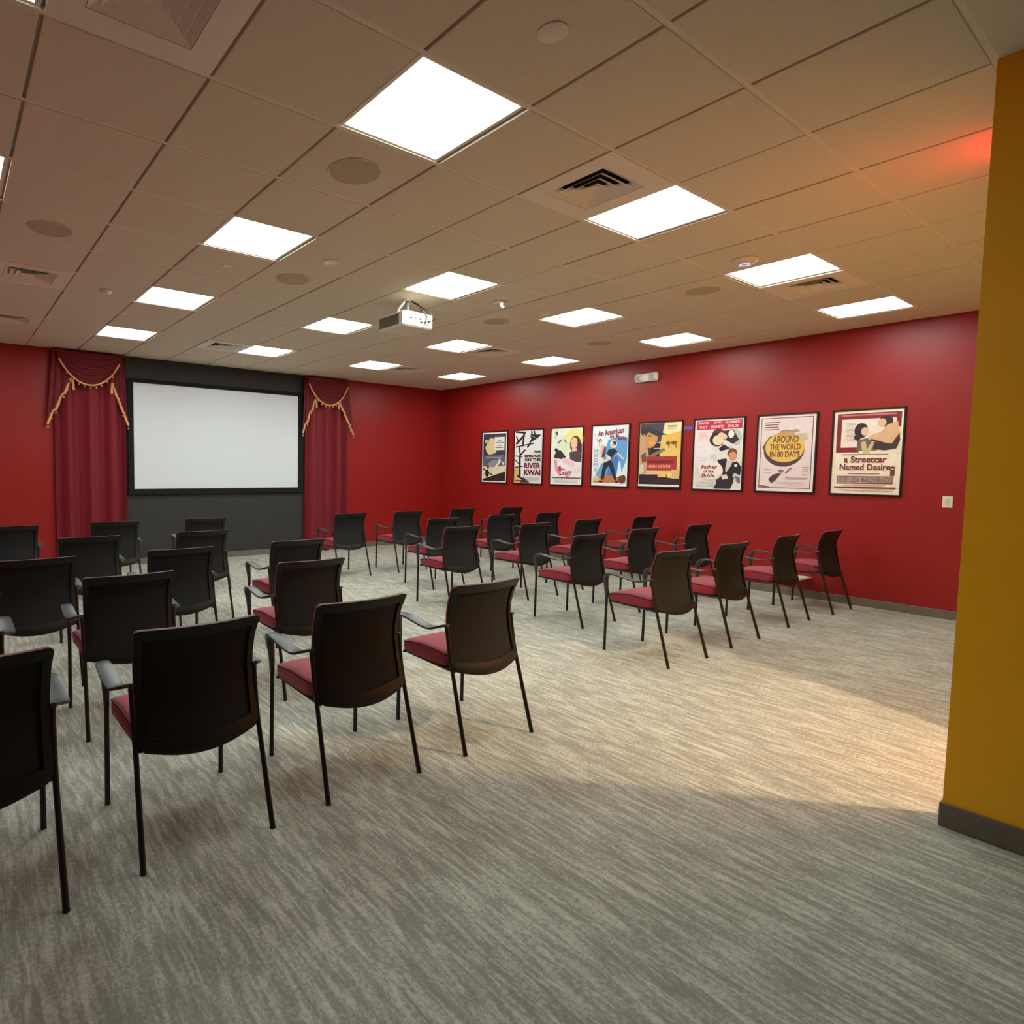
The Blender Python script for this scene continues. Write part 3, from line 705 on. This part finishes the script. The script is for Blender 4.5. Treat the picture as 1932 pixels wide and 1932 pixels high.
def poster4(p):
    p.rect(0, 0, 1, 1, (238, 232, 228)); p.rect(0.03, 0.02, 0.97, 0.96, (226, 230, 232))
    p.poly([(0.45, 0.24), (0.7, 0.2), (0.97, 0.22), (0.97, 0.55), (0.8, 0.84), (0.5, 0.86), (0.1, 0.84), (0.3, 0.6)], (98, 158, 210)); p.poly([(0.5, 0.55), (0.75, 0.5), (0.7, 0.85), (0.45, 0.85)], (64, 124, 190))
    p.poly([(0.05, 0.88), (0.3, 0.82), (0.6, 0.83), (0.95, 0.86), (0.95, 0.95), (0.05, 0.95)], (190, 120, 72)); p.ell(0.86, 0.88, 0.1, 0.12, (110, 56, 44)); p.ell(0.14, 0.89, 0.1, 0.06, (206, 186, 130)); p.poly([(0.76, 0.6), (0.8, 0.6), (0.84, 0.78), (0.95, 0.72), (0.95, 0.8), (0.7, 0.86)], (222, 234, 240))
    p.line((0.05, 0.12), (0.2, 0.34), 0.03, (206, 196, 192)); p.ell(0.22, 0.25, 0.05, 0.055, (150, 66, 60)); p.ell(0.22, 0.26, 0.03, 0.035, (232, 190, 170))
    p.poly([(0.24, 0.32), (0.36, 0.31), (0.4, 0.45), (0.3, 0.5), (0.24, 0.46)], (214, 178, 160)); p.poly([(0.34, 0.36), (0.4, 0.34), (0.38, 0.52), (0.26, 0.53)], (110, 64, 60))
    p.poly([(0.38, 0.48), (0.56, 0.53), (0.5, 0.58), (0.28, 0.63), (0.3, 0.58), (0.42, 0.55)], (238, 206, 190))
    p.ell(0.6, 0.31, 0.095, 0.095, (232, 240, 244)); p.ell(0.62, 0.3, 0.055, 0.055, (48, 34, 38)); p.ell(0.585, 0.325, 0.04, 0.04, (222, 170, 150))
    p.poly([(0.46, 0.4), (0.62, 0.38), (0.73, 0.44), (0.66, 0.46), (0.56, 0.54), (0.42, 0.46)], (34, 36, 50)); p.line((0.7, 0.45), (0.9, 0.56), 0.03, (236, 214, 204))
    p.poly([(0.34, 0.62), (0.52, 0.57), (0.6, 0.62), (0.72, 0.9), (0.66, 0.91), (0.49, 0.66), (0.4, 0.74), (0.36, 0.9), (0.28, 0.9), (0.3, 0.74)], (36, 38, 50)); p.ell(0.27, 0.93, 0.07, 0.02, BK); p.ell(0.72, 0.93, 0.05, 0.02, BK)
    for k, (a, b) in enumerate(((0.04, 0.2), (0.05, 0.2), (0.05, 0.18), (0.04, 0.2), (0.07, 0.16))): p.lines(a, b, 0.39 + 0.08 * k, 0.43 + 0.08 * k, 3, (150, 158, 166), 0.009, seed=k)
    p.text('An American', 0.15, 0.06, 0.87, 0.155, (136, 34, 58), 0.015, 0, -0.10); p.text('in Paris', 0.50, 0.155, 0.95, 0.235, (136, 34, 58), 0.015, 0, 0.16)
def poster5(p):
    p.rect(0, 0, 1, 1, (226, 190, 108)); p.poly([(0.02, 0.01), (0.6, 0.01), (0.52, 0.3), (0.5, 0.52), (0.48, 0.56), (0.02, 0.56)], (72, 64, 78)); p.rect(0.6, 0.01, 0.99, 0.18, (238, 222, 170)); p.poly([(0.62, 0.2), (0.99, 0.14), (0.99, 0.4), (0.68, 0.36)], (232, 178, 78))
    p.poly([(0.3, 0.36), (0.52, 0.3), (0.5, 0.56), (0.22, 0.56)], (42, 30, 36))
    p.lines(0.66, 0.9, 0.055, 0.1, 3, (120, 104, 92), 0.008)
    p.poly([(0.02, 0.16), (0.12, 0.16), (0.24, 0.5), (0.2, 0.78), (0.02, 0.8)], (200, 156, 124)); p.ell(0.28, 0.26, 0.155, 0.2, (206, 148, 90), 0.25); p.poly([(0.02, 0.08), (0.2, 0.06), (0.5, 0.14), (0.66, 0.19), (0.4, 0.2), (0.18, 0.13), (0.06, 0.2)], (56, 46, 58)); p.ell(0.25, 0.2, 0.06, 0.02, (120, 74, 44)); p.ell(0.3, 0.31, 0.07, 0.03, (226, 170, 92))
    p.poly([(0.05, 0.5), (0.16, 0.45), (0.2, 0.6), (0.08, 0.62)], (110, 82, 62)); p.line((0.25, 0.53), (0.62, 0.41), 0.07, (128, 116, 92)); p.rect(0.44, 0.3, 0.54, 0.312, (206, 196, 186)); p.rect(0.36, 0.39, 0.52, 0.402, (206, 196, 186))
    p.ell(0.7, 0.32, 0.055, 0.04, (110, 84, 40)); p.ell(0.84, 0.315, 0.075, 0.04, (110, 84, 40)); p.line((0.72, 0.34), (0.72, 0.4), 0.02, (110, 84, 40)); p.line((0.88, 0.34), (0.9, 0.4), 0.02, (110, 84, 40))
    p.poly([(0.02, 0.66), (0.1, 0.64), (0.14, 0.74), (0.06, 0.8), (0.02, 0.8)], (214, 202, 186)); p.rect(0.2, 0.52, 0.92, 0.74, (166, 52, 50)); p.rect(0.24, 0.575, 0.84, 0.63, (128, 30, 34)); p.text('HIGH NOON', 0.23, 0.65, 0.77, 0.705, (240, 156, 132), 0.02)
    p.rect(0.2, 0.75, 0.6, 0.762, (232, 206, 190)); p.rect(0.16, 0.785, 0.55, 0.797, (232, 206, 190)); p.rect(0.02, 0.8, 0.99, 0.955, (44, 30, 40)); p.rect(0.48, 0.75, 0.68, 0.84, (232, 192, 104)); p.poly([(0.68, 0.84), (0.82, 0.72), (0.98, 0.74), (0.98, 0.86), (0.84, 0.86)], (216, 182, 120)); p.ell(0.76, 0.8, 0.06, 0.05, (236, 204, 140))
    p.lines(0.25, 0.8, 0.88, 0.93, 3, (84, 66, 76), 0.005); p.rect(0, 0.955, 1, 0.985, (232, 222, 208)); p.rect(0, 0.985, 1, 1, BK)
def poster6(p):
    p.rect(0, 0, 1, 1, (238, 226, 218)); p.rect(0.03, 0.02, 0.97, 0.98, (222, 216, 208)); p.rect(0.03, 0.02, 0.97, 0.145, (184, 44, 66)); pk = (248, 190, 190)
    p.text('SPENCER', 0.06, 0.033, 0.29, 0.068, pk, 0.02); p.text('TRACY', 0.09, 0.09, 0.26, 0.13, pk, 0.02); p.text('JOAN', 0.40, 0.033, 0.54, 0.066, pk, 0.02); p.text('BENNETT', 0.34, 0.088, 0.6, 0.128, pk, 0.02); p.text('ELIZABETH', 0.63, 0.03, 0.94, 0.066, pk, 0.02); p.text('TAYLOR', 0.68, 0.088, 0.9, 0.126, pk, 0.02)
    p.poly([(0.05, 0.16), (0.35, 0.16), (0.4, 0.3), (0.1, 0.45)], (232, 200, 198)); p.ell(0.8, 0.27, 0.17, 0.2, (178, 190, 188)); p.lines(0.08, 0.28, 0.19, 0.26, 5, (180, 160, 160), 0.004)
    p.ell(0.5, 0.21, 0.13, 0.11, (112, 30, 40)); p.poly([(0.6, 0.17), (0.8, 0.16), (0.92, 0.3), (0.8, 0.36), (0.66, 0.3)], (52, 38, 48)); p.ell(0.48, 0.29, 0.16, 0.15, (44, 28, 34)); p.ell(0.5, 0.3, 0.115, 0.11, (230, 204, 170), 0.3); p.ell(0.59, 0.24, 0.1, 0.06, (226, 190, 158), 0.5); p.ell(0.76, 0.22, 0.06, 0.08, (232, 222, 214))
    p.poly([(0.52, 0.42), (0.62, 0.36), (0.76, 0.42), (0.55, 0.46)], (38, 28, 44)); p.poly([(0.62, 0.3), (0.9, 0.39), (0.9, 0.42), (0.6, 0.35)], (226, 218, 212)); p.ell(0.2, 0.5, 0.2, 0.3, (224, 216, 220)); p.ell(0.42, 0.55, 0.07, 0.09, (206, 202, 206))
    p.ell(0.80, 0.49, 0.10, 0.11, (122, 64, 38)); p.ell(0.81, 0.53, 0.085, 0.095, (206, 144, 112)); p.poly([(0.5, 0.58), (0.68, 0.56), (0.76, 0.62), (0.9, 0.6), (0.99, 0.68), (0.97, 0.8), (0.86, 0.76), (0.8, 0.84), (0.6, 0.82), (0.54, 0.68)], (34, 28, 38)); p.poly([(0.7, 0.57), (0.76, 0.6), (0.82, 0.58), (0.79, 0.66), (0.69, 0.76), (0.67, 0.72)], (196, 188, 178)); p.ell(0.88, 0.66, 0.03, 0.03, WH)
    p.poly([(0.48, 0.84), (0.62, 0.8), (0.86, 0.82), (0.84, 0.9), (0.78, 0.99), (0.44, 0.99), (0.5, 0.92)], (46, 36, 44)); p.poly([(0.86, 0.8), (0.97, 0.82), (0.98, 0.9), (0.92, 0.9)], (120, 108, 104))
    p.ell(0.36, 0.74, 0.27, 0.22, (206, 198, 190)); p.ell(0.36, 0.72, 0.25, 0.2, (234, 222, 210)); p.poly([(0.6, 0.8), (0.7, 0.78), (0.74, 0.84), (0.62, 0.86)], (222, 200, 180))
    p.text('Father', 0.17, 0.655, 0.51, 0.71, (122, 26, 40), 0.02, 0.1); p.text('of the', 0.22, 0.722, 0.44, 0.762, (122, 26, 40), 0.02, 0.1); p.text('Bride', 0.19, 0.775, 0.46, 0.83, (122, 26, 40), 0.02, 0.1); p.lines(0.06, 0.4, 0.9, 0.96, 4, (176, 168, 160), 0.005); p.lines(0.04, 0.3, 0.55, 0.58, 2, (176, 172, 170), 0.006); p.ell(0.42, 0.92, 0.06, 0.06, (206, 198, 190))
def poster7(p):
    p.rect(0, 0, 1, 1, (244, 218, 212)); p.rect(0.045, 0.03, 0.955, 0.96, (112, 74, 76)); p.rect(0.06, 0.04, 0.94, 0.95, (226, 206, 202)); rd = (128, 56, 62)
    p.lines(0.1, 0.38, 0.09, 0.185, 4, rd, 0.011); p.ell(0.47, 0.45, 0.36, 0.345, (84, 58, 60)); p.poly([(0.08, 0.42), (0.2, 0.28), (0.36, 0.24), (0.3, 0.36), (0.14, 0.46)], (104, 90, 76)); p.poly([(0.62, 0.25), (0.85, 0.24), (0.88, 0.32), (0.78, 0.36)], (196, 184, 156)); p.ell(0.5, 0.23, 0.12, 0.06, (150, 140, 112)); p.ell(0.66, 0.21, 0.07, 0.03, (160, 148, 144))
    p.ell(0.485, 0.42, 0.345, 0.30, (222, 184, 96)); p.ell(0.5, 0.25, 0.16, 0.06, (196, 156, 96)); br = (118, 74, 22)
    p.text('AROUND', 0.27, 0.27, 0.72, 0.36, br, 0.02); p.text('THE WORLD', 0.22, 0.375, 0.76, 0.455, br, 0.02); p.text('IN 80 DAYS', 0.23, 0.47, 0.75, 0.55, br, 0.02)
    p.lines(0.12, 0.28, 0.71, 0.75, 2, (170, 140, 140), 0.006); p.poly([(0.22, 0.84), (0.3, 0.78), (0.46, 0.75), (0.36, 0.85), (0.28, 0.9)], (76, 58, 60)); p.ell(0.44, 0.73, 0.05, 0.03, (130, 110, 110)); p.line((0.52, 0.76), (0.62, 0.69), 0.03, (120, 100, 100)); p.lines(0.8, 0.92, 0.68, 0.78, 5, (180, 130, 132), 0.007); p.lines(0.52, 0.92, 0.82, 0.835, 2, (150, 110, 112), 0.006); p.lines(0.3, 0.9, 0.875, 0.915, 3, (204, 180, 176), 0.006); p.line((0.06, 0.93), (0.25, 0.945), 0.02, (84, 60, 60))
def poster8(p):
    p.rect(0, 0, 1, 1, (244, 222, 200)); p.rect(0.045, 0.03, 0.97, 0.5, (128, 34, 38)); p.rect(0.115, 0.10, 0.90, 0.44, (232, 214, 200)); p.rect(0.1, 0.045, 0.9, 0.062, (208, 110, 112)); p.poly([(0.36, 0.44), (0.98, 0.2), (0.98, 0.51), (0.4, 0.51)], (240, 218, 196))
    p.lines(0.18, 0.33, 0.15, 0.36, 13, (172, 150, 142), 0.005)
    p.ell(0.41, 0.24, 0.10, 0.14, (52, 36, 36)); p.ell(0.36, 0.32, 0.05, 0.06, (52, 36, 36)); p.ell(0.465, 0.25, 0.055, 0.075, (222, 184, 150)); p.poly([(0.36, 0.36), (0.5, 0.33), (0.62, 0.36), (0.66, 0.48), (0.36, 0.48)], (106, 98, 70)); p.poly([(0.42, 0.38), (0.48, 0.36), (0.52, 0.5), (0.47, 0.53), (0.43, 0.45)], (206, 178, 140)); p.poly([(0.58, 0.36), (0.62, 0.38), (0.54, 0.52), (0.49, 0.5)], (206, 178, 140))
    p.ell(0.76, 0.14, 0.10, 0.10, (56, 38, 38)); p.ell(0.705, 0.155, 0.06, 0.075, (222, 176, 140)); p.poly([(0.78, 0.18), (0.92, 0.14), (0.97, 0.3), (0.92, 0.42), (0.72, 0.38), (0.52, 0.35), (0.54, 0.3), (0.7, 0.26)], (214, 172, 132)); p.poly([(0.6, 0.38), (0.86, 0.4), (0.95, 0.28), (0.97, 0.36), (0.92, 0.46), (0.76, 0.48), (0.6, 0.46)], (66, 44, 44)); p.line((0.56, 0.35), (0.76, 0.4), 0.035, (84, 48, 38))
    p.lines(0.14, 0.82, 0.525, 0.525, 1, (140, 74, 66), 0.008, False); rd = (116, 34, 32)
    p.text('a Streetcar', 0.18, 0.545, 0.80, 0.625, rd, 0.015); p.text('Named Desire', 0.12, 0.64, 0.86, 0.715, rd, 0.015); p.rect(0.86, 0.67, 0.92, 0.78, (98, 56, 50)); p.rect(0.87, 0.69, 0.91, 0.71, (196, 160, 140))
    p.lines(0.24, 0.72, 0.755, 0.755, 1, (140, 100, 90), 0.01); p.rect(0.09, 0.785, 0.90, 0.875, (92, 56, 56)); p.rect(0.1, 0.793, 0.89, 0.867, (178, 150, 142)); p.text('VIVIEN LEIGH', 0.115, 0.80, 0.42, 0.86, (104, 70, 70)); p.text('MARLON BRANDO', 0.46, 0.80, 0.88, 0.86, (104, 70, 70))
    p.lines(0.15, 0.82, 0.893, 0.9, 2, (176, 130, 116), 0.004); p.rect(0.05, 0.915, 0.95, 0.933, (128, 40, 38)); p.lines(0.12, 0.93, 0.955, 0.963, 2, (190, 150, 130), 0.005)
POST = [(5.545, poster1, 'leftmost framed poster, dark grey with a beach figure on cream sand'),
        (4.777, poster2, 'framed poster with black scaffold beams and red and black title'),
        (4.008, poster3, 'framed pale pink and green poster with a small red script title'),
        (3.241, poster4, 'framed white and blue poster with a dancing pair in black'),
        (2.477, poster5, 'framed yellow and black poster with a hatted face and red band'),
        (1.707, poster6, 'framed white poster with a red top band and a tiered cake'),
        (0.947, poster7, 'framed pale pink poster with a big yellow oval and brown lettering'),
        (0.184, poster8, 'rightmost framed cream poster with a dark red box and two figures')]
fr = []
for (p, q, r, s) in ((-0.314, 0.314, -0.47, -0.451), (-0.314, 0.314, 0.451, 0.47), (-0.314, -0.296, -0.451, 0.451), (0.296, 0.314, -0.451, 0.451)):
    mb = MB(); mb.box(p, q, r, s, 0.0, 0.020, 0.003); fr.append(mb.mesh('frame_rail', M_PFRAME))
ROT = Matrix(((0, 0, -1), (-1, 0, 0), (0, 1, 0))).to_4x4()   # local x to -Y, y to +Z, z to -X
for y, fn, lb in POST:
    t = thing('framed_poster', lb, 'poster', (0, 0, 0), 0, 'framed posters on the red wall')
    mm = ROT.copy(); mm.translation = (XR - 0.0005, y, 1.6745); t.matrix_world = mm
    for f in fr: obj('frame_rail', f, None, t)
    obj('backing_board', B(-0.297, 0.297, -0.452, 0.452, 0.0005, 0.0080), M_PFRAME, t)
    pr_ = Print(); fn(pr_)
    obj('printed_sheet', pr_.mb.mesh('printed_sheet', pr_.m), None, t, loc=(0, 0, 0.0085))

# ------------------------------------------------------------------ beyond the partition: exit sign and warm spotlight
t = thing('exit_sign', 'red glowing exit sign above the hall opening behind the yellow partition', 'exit sign', (2.34, YY + 0.022, H - 0.05))
mb = MB(); mb.box(-0.155, 0.155, -0.02, 0.02, -0.212, -0.02, 0.006); obj('housing', mb, M_WHITE, t)
V, F = text_mesh('EXIT', 0.02)
xs = [v[0] for v in V]; ys = [v[1] for v in V]
M_EXIT = emat('exit_red_glow', (1.0, 0.006, 0.005), 24.0)
for s in (1,):
    mb = MB(); vs = []
    for v in V:
        x = (v[0] - min(xs)) / (max(xs) - min(xs)) * 0.27 - 0.135; z = (v[1] - min(ys)) / (max(ys) - min(ys)) * 0.15 - 0.186
        vs.append((x * (1 if s < 0 else -1), s * 0.0208, z))
    mb.add(vs, F); obj('lettering', mb, M_EXIT, t)
SPX, SPY = 2.49, -2.34
t = thing('downlight', 'round warm recessed ceiling downlight in the hall behind the yellow partition', 'ceiling light', (SPX, SPY, H))
mb = MB(); mb.lathe([(0.068, -0.006), (0.072, -0.014), (0.095, -0.014), (0.10, -0.009)], n=32, caps=(False, False)); obj('trim_ring', mb, M_METAL, t, 40)
ld = bpy.data.lights.new('lamp', 'SPOT'); ld.energy = 340; ld.color = (1.0, 0.80, 0.50); ld.spot_size = math.radians(150); ld.spot_blend = 0.5; ld.shadow_soft_size = 0.05
lo = link(bpy.data.objects.new('lamp', ld), t); lo.location = (0, 0, -0.08)
